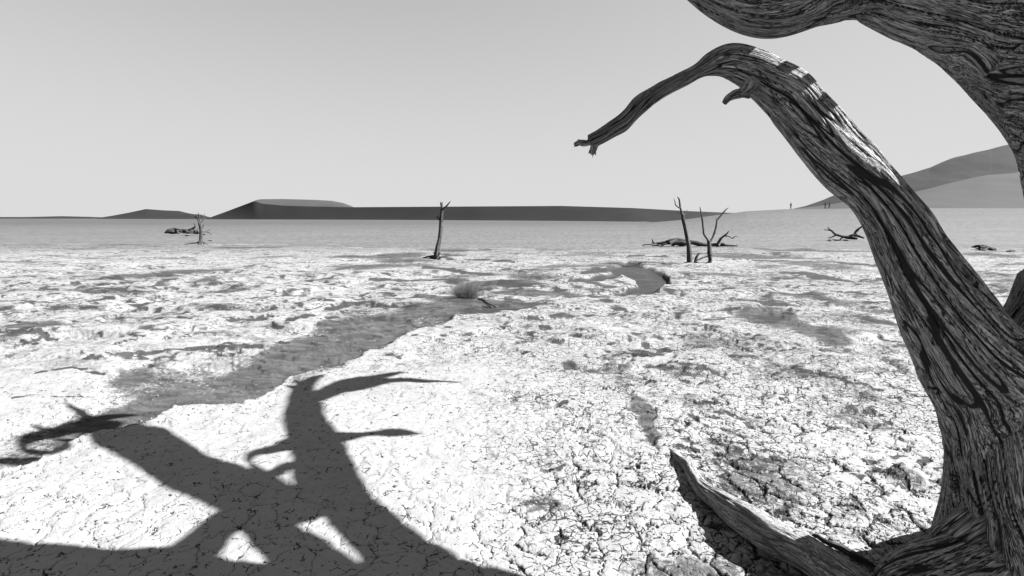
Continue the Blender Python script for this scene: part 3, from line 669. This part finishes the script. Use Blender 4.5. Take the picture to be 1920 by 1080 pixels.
# ------------------------------------------------------------------ fallen branch in the foreground
def ground_tube(name, rows, nu, nv, seed, sink=.3, **k):
    """rows x1,y1,x2,y2 outline pairs of something lying on the pan"""
    pts = []
    for r in rows:
        cx, cy = (r[0] + r[2]) / 2, (r[1] + r[3]) / 2; lift = r[4] if len(r) > 4 else 0
        g = gnd0(cx, cy); 
        for _ in range(3):
            d = project(g)[2]; rad = math.hypot(r[2] - r[0], r[3] - r[1]) / 2 * d / F; g = gnd0(cx, cy, rad * (1 - sink) + lift)
        pts.append([*g, rad])
    return tube(name, pts, nu, nv, seed, **k)
lg = gnd0(1400, 1000)
log = thing('fallen_branch', (lg[0], lg[1], 0), 'smooth bleached branch lying on cracked clay at lower right, tapering to a point', 'fallen branch')
LOG = [(1257,846,1261,843,.01),(1268,864,1277,855,.015),(1281,880,1297,866,.02),(1291,902,1313,888,.025),(1307,928,1332,908,.03),(1331,948,1364,926,.035),(1354,970,1403,952,.04),(1380,990,1437,970,.045),(1418,1013,1482,1000,.05),
       (1464,1035,1530,1022,.055),(1500,1060,1566,1042,.06),(1530,1085,1602,1066,.06),(1580,1125,1650,1100,.05),(1660,1180,1720,1150,.03)]
link('branch_wood', ground_tube('branch_wood', LOG, 420, 120, 12, lump=.07, groove=.005, twist=.3, gscale=1.5), MAT_LOG, log)
rt = gnd0(1600, 1050)
root = thing('dead_root', (rt[0], rt[1], 0), 'thin dark hooked root lying beside the smooth bleached branch', 'root')
link('root_wood', ground_tube('root_wood', [(1512,1014,1516,1018,.01),(1519,1006,1524,1011,.02),(1527,1001,1527,1009,.03),(1548,1010,1545,1019,.03),(1580,1022,1575,1033,.02),(1610,1038,1604,1050,.02),(1640,1058,1634,1068,.01),(1672,1078,1668,1085,.01)], 120, 30, 13, groove=.003), MAT_SMALL, root)
link('splinter', ground_tube('splinter', [(1527,1018,1530,1016),(1536,1030,1541,1026),(1552,1045,1556,1041),(1570,1056,1573,1053)], 40, 16, 14, groove=.002), MAT_SMALL, root)
link('splinter', ground_tube('splinter', [(1596,1058,1599,1052),(1620,1070,1626,1060),(1650,1082,1656,1072),(1690,1096,1694,1088)], 40, 16, 15, groove=.002), MAT_SMALL, root)

# ------------------------------------------------------------------ standing dead trees on the pan
def small_tree(x, y, label, trunk, limbs, roots, seed, group=None, wob=.25, mat=None):
    g = gnd0(x, y); d = project(g)[2]; gz0 = ground_z(g[0], g[1]); mat = mat or MAT_SMALL
    t = thing('dead_tree', (g[0], g[1], gz0), label, 'tree', group)
    rr = random.Random(seed)
    def mk(rows, nm, nu, nv, end=0.0):
        w0 = rr.uniform(-1, 1) * wob; q = []; up = (gz0 + (.015 if nm == 'root' else -.01)) * F / d
        for i, r in enumerate(rows):
            q.append((r[0], r[1] - up, r[2], w0 * i / max(len(rows) - 1, 1) if nm != 'trunk' else 0))
        q = [(a_, b_, c_ * 1.2, e_) for a_, b_, c_, e_ in q]
        return link(nm, px_tube(q, d, nu, nv, seed + len(rows), .13, .004 * d / 20, .12, nm), mat, t)
    mk(trunk, 'trunk', 60, 20)
    for l in limbs: mk(l, 'branch', 24, 10)
    for l in roots: mk(l, 'root', 14, 8)
    return t
Z1 = lambda L: [[(280 + a / 9, 360 + b / 9, w / 9) for a, b, w in l] for l in L]
small_tree(376, 460, 'squat dead tree with short forked crown at far left of the pan', *[x for x in (
    Z1([[(872,925,95),(868,860,62),(868,780,44),(872,680,40),(870,600,44),(860,540,42)]])[0],
    Z1([[(866,640,34),(845,560,34),(828,500,22),(790,450,18),(742,395,9)],[(850,545,30),(846,480,18),(838,420,15),(826,362,8)],[(872,560,22),(890,505,12),(915,455,10),(938,375,5)],[(885,640,16),(905,600,12),(918,565,8),(920,535,4)],[(895,500,8),(925,470,6),(940,440,3)]]),
    Z1([[(850,860,30),(790,882,18),(700,890,12),(580,908,5)],[(885,870,22),(930,880,14),(985,900,6)],[(860,905,30),(800,920,22),(715,932,9)],[(880,905,26),(930,922,18),(985,930,8)],[(868,900,30),(850,925,20),(845,940,10)]]))], seed=41)
Z2 = lambda L: [[(740 + a / 4.5, 360 + b / 4.5, w / 4.5) for a, b, w in l] for l in L]
small_tree(820, 485, 'lone slender dead trunk standing mid pan, snapped forked top', *[x for x in (
    Z2([[(358,562,46),(356,530,42),(362,470,38),(378,400,32),(388,330,30),(392,260,31),(396,200,26),(402,150,24),(405,130,22)]])[0],
    Z2([[(402,150,20),(396,120,14),(390,100,11),(386,82,5)],[(400,140,14),(400,100,9),(400,78,5)],[(408,150,20),(424,130,14),(444,108,11),(460,88,8),(471,73,4)],[(388,240,18),(372,222,14),(360,206,10),(350,192,5)]]),
    Z2([[(350,545,26),(320,545,18),(290,545,13),(250,556,9),(205,561,5)],[(348,560,18),(310,556,12),(285,562,6)],[(366,520,16),(385,520,9),(392,530,4)],[(350,530,16),(330,515,10),(322,512,5)],[(368,560,18),(395,550,9),(430,547,4)]]))], seed=42)
Z3 = lambda L: [[(1180 + a / 7.2, 360 + b / 7.2, w / 7.2) for a, b, w in l] for l in L]
small_tree(1292, 495, 'tall dark dead trunk leaning left, left one of the standing pair', *[x for x in (
    Z3([[(808,972,52),(810,900,62),(805,780,55),(785,650,46),(768,560,46),(745,450,46),(728,360,40),(722,320,36)]])[0],
    Z3([[(722,330,32),(705,280,28),(688,220,24),(678,150,20),(665,100,12),(648,75,7)],[(688,225,22),(655,215,14),(625,185,13),(615,140,9),(600,98,5)],[(715,320,22),(690,300,14),(660,288,9),(612,276,4)],[(728,320,22),(755,300,13),(772,275,9),(782,252,5)],[(680,130,12),(676,105,8),(668,90,4)]]),
    Z3([[(800,968,22),(770,972,10),(740,974,5)],[(820,940,16),(850,925,10),(870,920,5)]]))], seed=43)
small_tree(1328, 497, 'dark dead tree with two long arms in a V, right one of the standing pair', *[x for x in (
    Z3([[(1066,995,40),(1088,965,42),(1090,920,44),(1082,850,50),(1080,780,46),(1075,720,42),(1074,690,40)]])[0],
    Z3([[(1072,710,34),(1058,675,26),(1010,600,23),(996,500,21),(985,400,19),(968,310,15),(953,230,8)],[(1080,705,34),(1100,680,26),(1130,630,24),(1155,560,22),(1175,470,21),(1185,410,18),(1225,360,18),(1265,310,16),(1300,270,13),(1338,238,5)],[(1182,415,12),(1172,390,6),(1166,368,3)],[(1090,885,18),(1108,880,10),(1118,876,5)]]),
    Z3([[(1085,900,24),(1020,915,20),(960,938,18),(920,955,14),(880,985,8)],[(1060,990,22),(1020,1000,12),(960,1008,5)],[(1100,950,14),(1110,938,8)]]))], seed=44)
gs = gnd0(1306, 497)
stump = thing('dead_stump', (gs[0], gs[1], ground_z(gs[0], gs[1])), 'short curved dead stump standing between the pair of dark trees', 'stump')
ds = project(gs)[2]
link('trunk', px_tube(Z3([[(905,990,40),(895,940,44),(905,890,38),(925,850,26),(948,822,10)]])[0], ds, 30, 14, 50, .12, .003, .12, 'trunk'), MAT_SMALL, stump)
link('root', px_tube(Z3([[(900,985,26),(870,988,14),(840,992,6)]])[0], ds, 14, 8, 51, .12, .003, .12, 'root'), MAT_SMALL, stump)
link('root', px_tube(Z3([[(930,998,22),(945,980,20),(952,964,8)]])[0], ds, 14, 8, 52, .12, .003, .12, 'root'), MAT_SMALL, stump)

# ------------------------------------------------------------------ fallen trees
def fallen(x, y, label, trunks, branches, seed, name='fallen_tree', cat='fallen tree', lay=None):
    g = gnd0(x, y); bz = ground_z(g[0], g[1]); d = project(g)[2]
    t = thing(name, (g[0], g[1], bz), label, cat); rr = random.Random(seed)
    for i, (L, nm, nu, nv) in enumerate([(l, 'trunk', 60, 18) for l in trunks] + [(l, 'branch', 24, 9) for l in branches]):
        w0, w1 = rr.uniform(-.02, .02) * d, rr.uniform(-.02, .02) * d
        up = (bz - float(base_height(np.array([g[0]]), np.array([g[1]]))[0])) * F / d; q = [(r[0], r[1] - up, r[2], w0 + (w1 - w0) * k / max(len(L) - 1, 1)) for k, r in enumerate(L)]
        q = [(a_, b_, c_ * 1.3, e_) for a_, b_, c_, e_ in q]
        link(nm, px_tube(q, d, nu, nv, seed + i, .2, .006 * d / 20, .12, nm), MAT_SMALL, t)
    return t
fallen(350, 437.5, 'dark fallen tree lying on the sand behind the squat tree', 
    Z1([[(255,690,16),(320,665,60),(420,665,66),(480,680,40),(520,688,20)],[(500,655,30),(560,665,48),(640,672,52),(720,670,56),(790,680,60),(835,690,40)],[(335,626,14),(400,618,26),(450,628,24),(520,640,24),(620,655,30)]]),
    Z1([[(430,625,20),(440,610,14),(452,606,6)],[(620,660,30),(690,635,28),(740,612,26),(775,580,18),(768,548,12),(745,525,6)],[(760,660,30),(800,628,20),(840,612,8)],[(780,640,26),(815,660,22),(830,690,16)],[(895,675,14),(960,668,14),(990,650,10),(1028,633,4)],[(965,670,14),(1000,682,13),(1030,700,11),(1055,722,5)],[(900,710,20),(930,715,16),(950,720,8)],[(700,690,20),(640,696,12),(560,690,6)],[(790,700,20),(770,670,14),(740,650,8)],[(690,650,18),(580,632,10),(540,622,5)]]), 60)
fallen(1290, 462, 'large dark fallen tree lying behind the standing pair', 
    Z3([[(1500,760,10),(1440,735,26),(1340,725,30),(1230,718,44),(1120,716,44),(1000,712,42),(900,692,44),(820,678,46),(740,670,60),(640,665,58),(540,668,44),(490,672,26)],[(300,690,12),(370,692,26),(440,690,34),(520,690,34),(600,700,30),(700,690,46),(770,700,34)],[(540,690,30),(600,668,38),(680,680,46),(760,705,36)]]),
    Z3([[(1190,715,30),(1210,670,28),(1240,625,22),(1280,590,20),(1320,560,16),(1342,522,6)],[(1285,592,14),(1340,598,12),(1400,625,10),(1420,600,8),(1470,608,3)],[(1200,730,26),(1230,690,20),(1290,705,14),(1320,725,8)],[(1200,740,16),(1240,745,14),(1285,758,5)],[(1280,730,18),(1380,745,16),(1450,752,14),(1490,758,9),(1560,758,3)],[(1460,730,8),(1445,700,3)],
        [(370,700,20),(335,690,20),(318,665,16),(307,632,6)],[(400,720,16),(340,722,13),(270,708,12),(200,716,10),(150,740,4)],[(470,710,20),(390,745,18),(330,765,15),(240,785,12),(160,800,4)],[(440,740,18),(360,772,16),(270,805,12),(205,820,9),(160,835,4)],[(600,720,18),(520,745,14),(440,762,9)],[(740,715,24),(650,735,14),(560,752,8)],[(540,700,20),(470,700,16),(420,735,12),(370,775,6)],[(1230,625,8),(1212,624,4)]]), 61)
Z4 = lambda L: [[(1440 + a / 8, 370 + b / 8, w / 8) for a, b, w in l] for l in L]
fallen(1590, 450, 'small fallen tree with forked raised ends on sand left of the big limb', 
    Z4([[(1000,560,26),(1060,570,28),(1130,590,26),(1200,605,36),(1280,612,40),(1340,620,22)],[(1200,590,18),(1260,570,30),(1320,572,34),(1380,590,28),(1440,610,14)]]),
    Z4([[(1040,570,24),(1000,545,24),(960,505,22),(910,470,14),(896,440,5)],[(950,500,16),(900,492,13),(838,484,5)],[(1020,565,20),(970,590,15),(930,603,11),(890,604,4)],[(1290,565,24),(1310,520,22),(1350,475,24),(1410,440,20),(1460,410,10)],[(1320,550,18),(1345,510,12),(1370,480,6)],[(1160,590,18),(1100,615,16),(1070,650,14),(1050,665,6)],[(1060,640,16),(1000,650,12),(960,660,5)],[(925,650,18),(920,632,14),(915,620,5)],[(950,655,14),(900,652,10),(865,658,3)],[(1040,640,12),(980,630,9),(935,622,4)],[(1210,650,14),(1150,638,10),(1090,640,5)]]), 62)
fallen(1848, 468, 'low heap of broken dead branches on the pan edge beyond the big limb', [],
    [[(1822,463,2),(1832,461,4),(1845,462,5),(1856,466,4),(1868,470,2)],[(1830,466,2),(1842,465,4),(1852,463,3),(1862,465,1.5)],[(1836,462,3),(1850,464,4),(1866,468,3),(1872,471,1)],[(1842,469,3),(1850,466,3),(1853,461,1.5)],[(1838,468,2),(1846,462,3),(1846,460,1)],[(1856,470,2),(1860,466,3),(1868,466,1)],[(1828,464,1.5),(1838,468,2),(1850,470,1)]], 63, name='branch_heap', cat='dead branches')
fallen(1896, 475, 'small dark broken stick on the pan beside the branch heap', [],
    [[(1888,474,2),(1895,473.5,4),(1901,476,2)],[(1894,475,2),(1900,472.5,2),(1903,474,1)]], 64, name='dead_branch', cat='branch')
for i, (x, y, w, lab) in enumerate([(351,442.2,9,'flat dark scrap of wood on sand in front of the fallen tree'),(394,451.4,8,'dark sliver of wood on sand right of the squat tree')]):
    g = gnd0(x, y)
    fallen(x, y, lab, [], [[(x - w/2, y, .8), (x, y - .6, 1.9), (x + w/2, y, .6)]], 70 + i, name='wood_scrap', cat='wood scrap')
b = at(918, 566, 11.3)
fallen(918, 574, 'pale dead stick slanting down right of the grey bush', [], [[(896,559,2),(905,560,4),(915,566,3.6),(925,571,3),(933,576,1.6)],[(905,562,2),(913,569,2.6),(922,575,1.2)]], 72, name='dead_stick', cat='stick')

# ------------------------------------------------------------------ dry bush
m = M('dry_stems', .9); pos = m.n('ShaderNodeNewGeometry').outputs['Position']; m.color(m.math('MULTIPLY_ADD', m.noise(pos, 30, 2), .09, .035)); MAT_BUSH = m.m
gb = gnd0(876, 559); bz = ground_z(gb[0], gb[1])
bush = thing('dry_bush', (gb[0], gb[1], bz), 'small round leafless bush growing in the sandy channel', 'bush')
def stems(n, seed, spread, hgt, thick):
    rr = random.Random(seed); V = []; Fc = []
    for i in range(n):
        a = rr.uniform(0, 2 * math.pi); e = rr.random() ** .6; ln = hgt * rr.uniform(.55, 1.15) * (1 - .15 * e)
        bx, by = rr.gauss(0, .07), rr.gauss(0, .06); dx, dy = math.cos(a) * e * spread, math.sin(a) * e * spread
        def strand(p, d, L, th, k=4):
            base = len(V)
            for j in range(k + 1):
                t = j / k
                q = p + d * (L * t) + Vector((rr.gauss(0, .008), rr.gauss(0, .008), -.10 * L * e * t * t))
                w = th * (1 - .75 * t)
                for c in range(3): V.append((q.x + w * math.cos(c * 2.09), q.y + w * math.sin(c * 2.09), q.z + w * .3 * math.sin(c * 2.09)))
                if j == k // 2: mid = q.copy()
                if j:
                    for c in range(3):
                        o = base + (j - 1) * 3; Fc.append((o + c, o + (c + 1) % 3, o + 3 + (c + 1) % 3, o + 3 + c))
            return mid
        d = Vector((dx, dy, 1 - .55 * e)).normalized(); p = Vector((gb[0] + bx + dx * .1, gb[1] + by, bz - .01))
        mid = strand(p, d, ln, thick)
        for _ in range(3):
            d2 = (d + Vector((rr.gauss(0, .35), rr.gauss(0, .35), rr.gauss(0.05, .25)))).normalized(); strand(mid, d2, ln * rr.uniform(.3, .55), thick * .6, 3)
    return raw_mesh('stems', V, Fc)
link('stems', stems(300, 5, .95, .46, .0038), MAT_BUSH, bush, kind='stuff')
link('stems', stems(60, 6, 1.5, .24, .0028), MAT_BUSH, bush, kind='stuff')

# ------------------------------------------------------------------ walkers
m = M('dark_clothes', .9); m.color(m.math('ADD', .02, 0.0)); MAT_CL = m.m
m = M('walker_skin', .7); m.color(m.math('ADD', .16, 0.0)); MAT_SK = m.m
m = M('walker_hat', .9); m.color(m.math('ADD', .03, 0.0)); MAT_HAT = m.m
def skin_body(name, joints, links_, loc, rz):
    me = bpy.data.meshes.new(name); me.from_pydata([j[:3] for j in joints], links_, []); o = bpy.data.objects.new(name, me); C.objects.link(o)
    sk = o.modifiers.new('s', 'SKIN'); sk.use_smooth_shade = True
    for i, j in enumerate(joints): me.skin_vertices[0].data[i].radius = (j[3], j[4] if len(j) > 4 else j[3])
    me.skin_vertices[0].data[0].use_root = True
    ss = o.modifiers.new('u', 'SUBSURF'); ss.levels = 1; ss.render_levels = 1
    dg = bpy.context.evaluated_depsgraph_get(); ev = bpy.data.meshes.new_from_object(o.evaluated_get(dg)); bpy.data.objects.remove(o)
    ev.transform(Matrix.Translation(loc) @ Matrix.Rotation(rz, 4, 'Z')); return ev
def walker(px, py, Yd, label, rz, stride, arm, pack):
    x = (px - 960) / F * Yd * CP ** -1 * .998; z = float(base_height(np.array([x]), np.array([Yd]))[0])
    t = thing('person', (x, Yd, z), label, 'person', None)
    J = [(0,0,.95,.13,.10),(0,0,1.2,.14,.10),(0,0,1.42,.16,.10),(0,0,1.53,.055),(0,.01,1.62,.085,.10),(0,.01,1.73,.075,.09),
         (-.09,0,.9,.10),(-.11,stride*.6,.5,.065),(-.11,stride*.9,.08,.045),(-.11,stride*.9-.14,.03,.04),
         (.09,0,.9,.10),(.11,-stride*.5,.5,.065),(.11,-stride,.08,.045),(.11,-stride-.14,.03,.04),
         (-.2,0,1.42,.06),(-.27,.03,1.15,.045),(-.24-arm*.05,-.14-arm*.1,.92+arm*.2,.035),
         (.2,0,1.42,.06),(.27,.05,1.15,.045),(.27+arm*.25,-.05,.95+arm*.12,.035)]
    E = [(0,1),(1,2),(2,3),(3,4),(4,5),(0,6),(6,7),(7,8),(8,9),(0,10),(10,11),(11,12),(12,13),(2,14),(14,15),(15,16),(2,17),(17,18),(18,19)]
    link('body', skin_body('body', J, E, (x, Yd, z), rz), MAT_CL, t)
    u = []; Vh = []; Fh = []
    for k, (rr_, zz) in enumerate([(.15, 1.74), (.15, 1.755), (.10, 1.76), (.09, 1.84), (.03, 1.86)]):
        for c in range(10): Vh.append((rr_ * math.cos(c * .6283), .01 + rr_ * math.sin(c * .6283), zz))
        if k:
            for c in range(10): o = (k - 1) * 10; Fh.append((o + c, o + (c + 1) % 10, o + 10 + (c + 1) % 10, o + 10 + c))
    me = raw_mesh('hat', Vh, Fh); me.transform(Matrix.Translation((x, Yd, z)) @ Matrix.Rotation(rz, 4, 'Z')); link('hat', me, MAT_HAT, t)
    if pack:
        me = skin_body('backpack', [(0,.2,1.15,.14,.10),(0,.2,1.3,.15,.11),(0,.19,1.42,.10,.08)], [(0,1),(1,2)], (x, Yd, z), rz); link('backpack', me, MAT_CL, t)
walker(1474, 393, 150, 'distant walker standing alone on the skyline of the plain', 0.3, .05, 0, True)
walker(1537.5, 394, 150, 'left one of two distant walkers side by side on the slope', 1.3, .22, 0, True)
walker(1545, 394, 150, 'right one of two distant walkers, one arm held out to the side', 0.5, .2, 1, False)

# ------------------------------------------------------------------ loose crust crumbs
def crumbs(name, label, P, sizes, mat, seed):
    ico = []; t = (1 + 5 ** .5) / 2
    base = np.array([(-1,t,0),(1,t,0),(-1,-t,0),(1,-t,0),(0,-1,t),(0,1,t),(0,-1,-t),(0,1,-t),(t,0,-1),(t,0,1),(-t,0,-1),(-t,0,1)], float) / 1.9
    fc = np.array([(0,11,5),(0,5,1),(0,1,7),(0,7,10),(0,10,11),(1,5,9),(5,11,4),(11,10,2),(10,7,6),(7,1,8),(3,9,4),(3,4,2),(3,2,6),(3,6,8),(3,8,9),(4,9,5),(2,4,11),(6,2,10),(8,6,7),(9,8,1)])
    r = np.random.RandomState(seed); n = len(P)
    V = base[None] * (1 + r.uniform(-.35, .35, (n, 12, 1))) * sizes[:, None, None] * np.stack([r.uniform(.7, 1.3, n), r.uniform(.7, 1.3, n), r.uniform(.3, .8, n)], -1)[:, None, :]
    a = r.uniform(0, 6.28, n); ca, sa_ = np.cos(a)[:, None], np.sin(a)[:, None]
    V = np.stack([V[..., 0] * ca - V[..., 1] * sa_, V[..., 0] * sa_ + V[..., 1] * ca, V[..., 2]], -1) + P[:, None, :]
    Fc = (fc[None] + (np.arange(n) * 12)[:, None, None]).reshape(-1, 3)
    me = bpy.data.meshes.new(name); me.vertices.add(n * 12); me.vertices.foreach_set('co', V.reshape(-1).astype(np.float32))
    me.loops.add(Fc.size); me.loops.foreach_set('vertex_index', Fc.reshape(-1).astype(np.int32)); me.polygons.add(len(Fc)); me.polygons.foreach_set('loop_start', (np.arange(len(Fc)) * 3).astype(np.int32)); me.update(calc_edges=True)
    return link(name, me, mat, kind='stuff', label=label)
m = M('crust_crumb', .95); pos = m.n('ShaderNodeNewGeometry').outputs['Position']; m.color(m.math('MULTIPLY_ADD', m.noise(pos, 6, 3), .22, -.02)); m.bump(m.noise(pos, 60, 3), .01, .6); MAT_CR = m.m
n = 60000; yy = 1 / rs.uniform(1 / 30., 1 / 2.3, n); xx = (rs.uniform(-1, 1, n)) * .95 * yy
z, sa_, di_, ed_, ef_, co_, pa_, ro_ = relief(xx, yy)
prob = np.clip(di_ * .6 + .05 + .12 * sa_ + .25 * (ed_ < .002), 0, 1) * pa_
k = rs.rand(n) < prob * .45; xx, yy, z = xx[k], yy[k], z[k] + base_height(xx[k], yy[k])
sz = (.0025 + .006 * rs.rand(len(xx)) ** 3) * (1 + yy * .16)
crumbs('clay_crumbs', 'loose clay crumbs scattered over the cracked pan', np.stack([xx, yy, z + sz * .15], -1), sz, MAT_CR, 3)
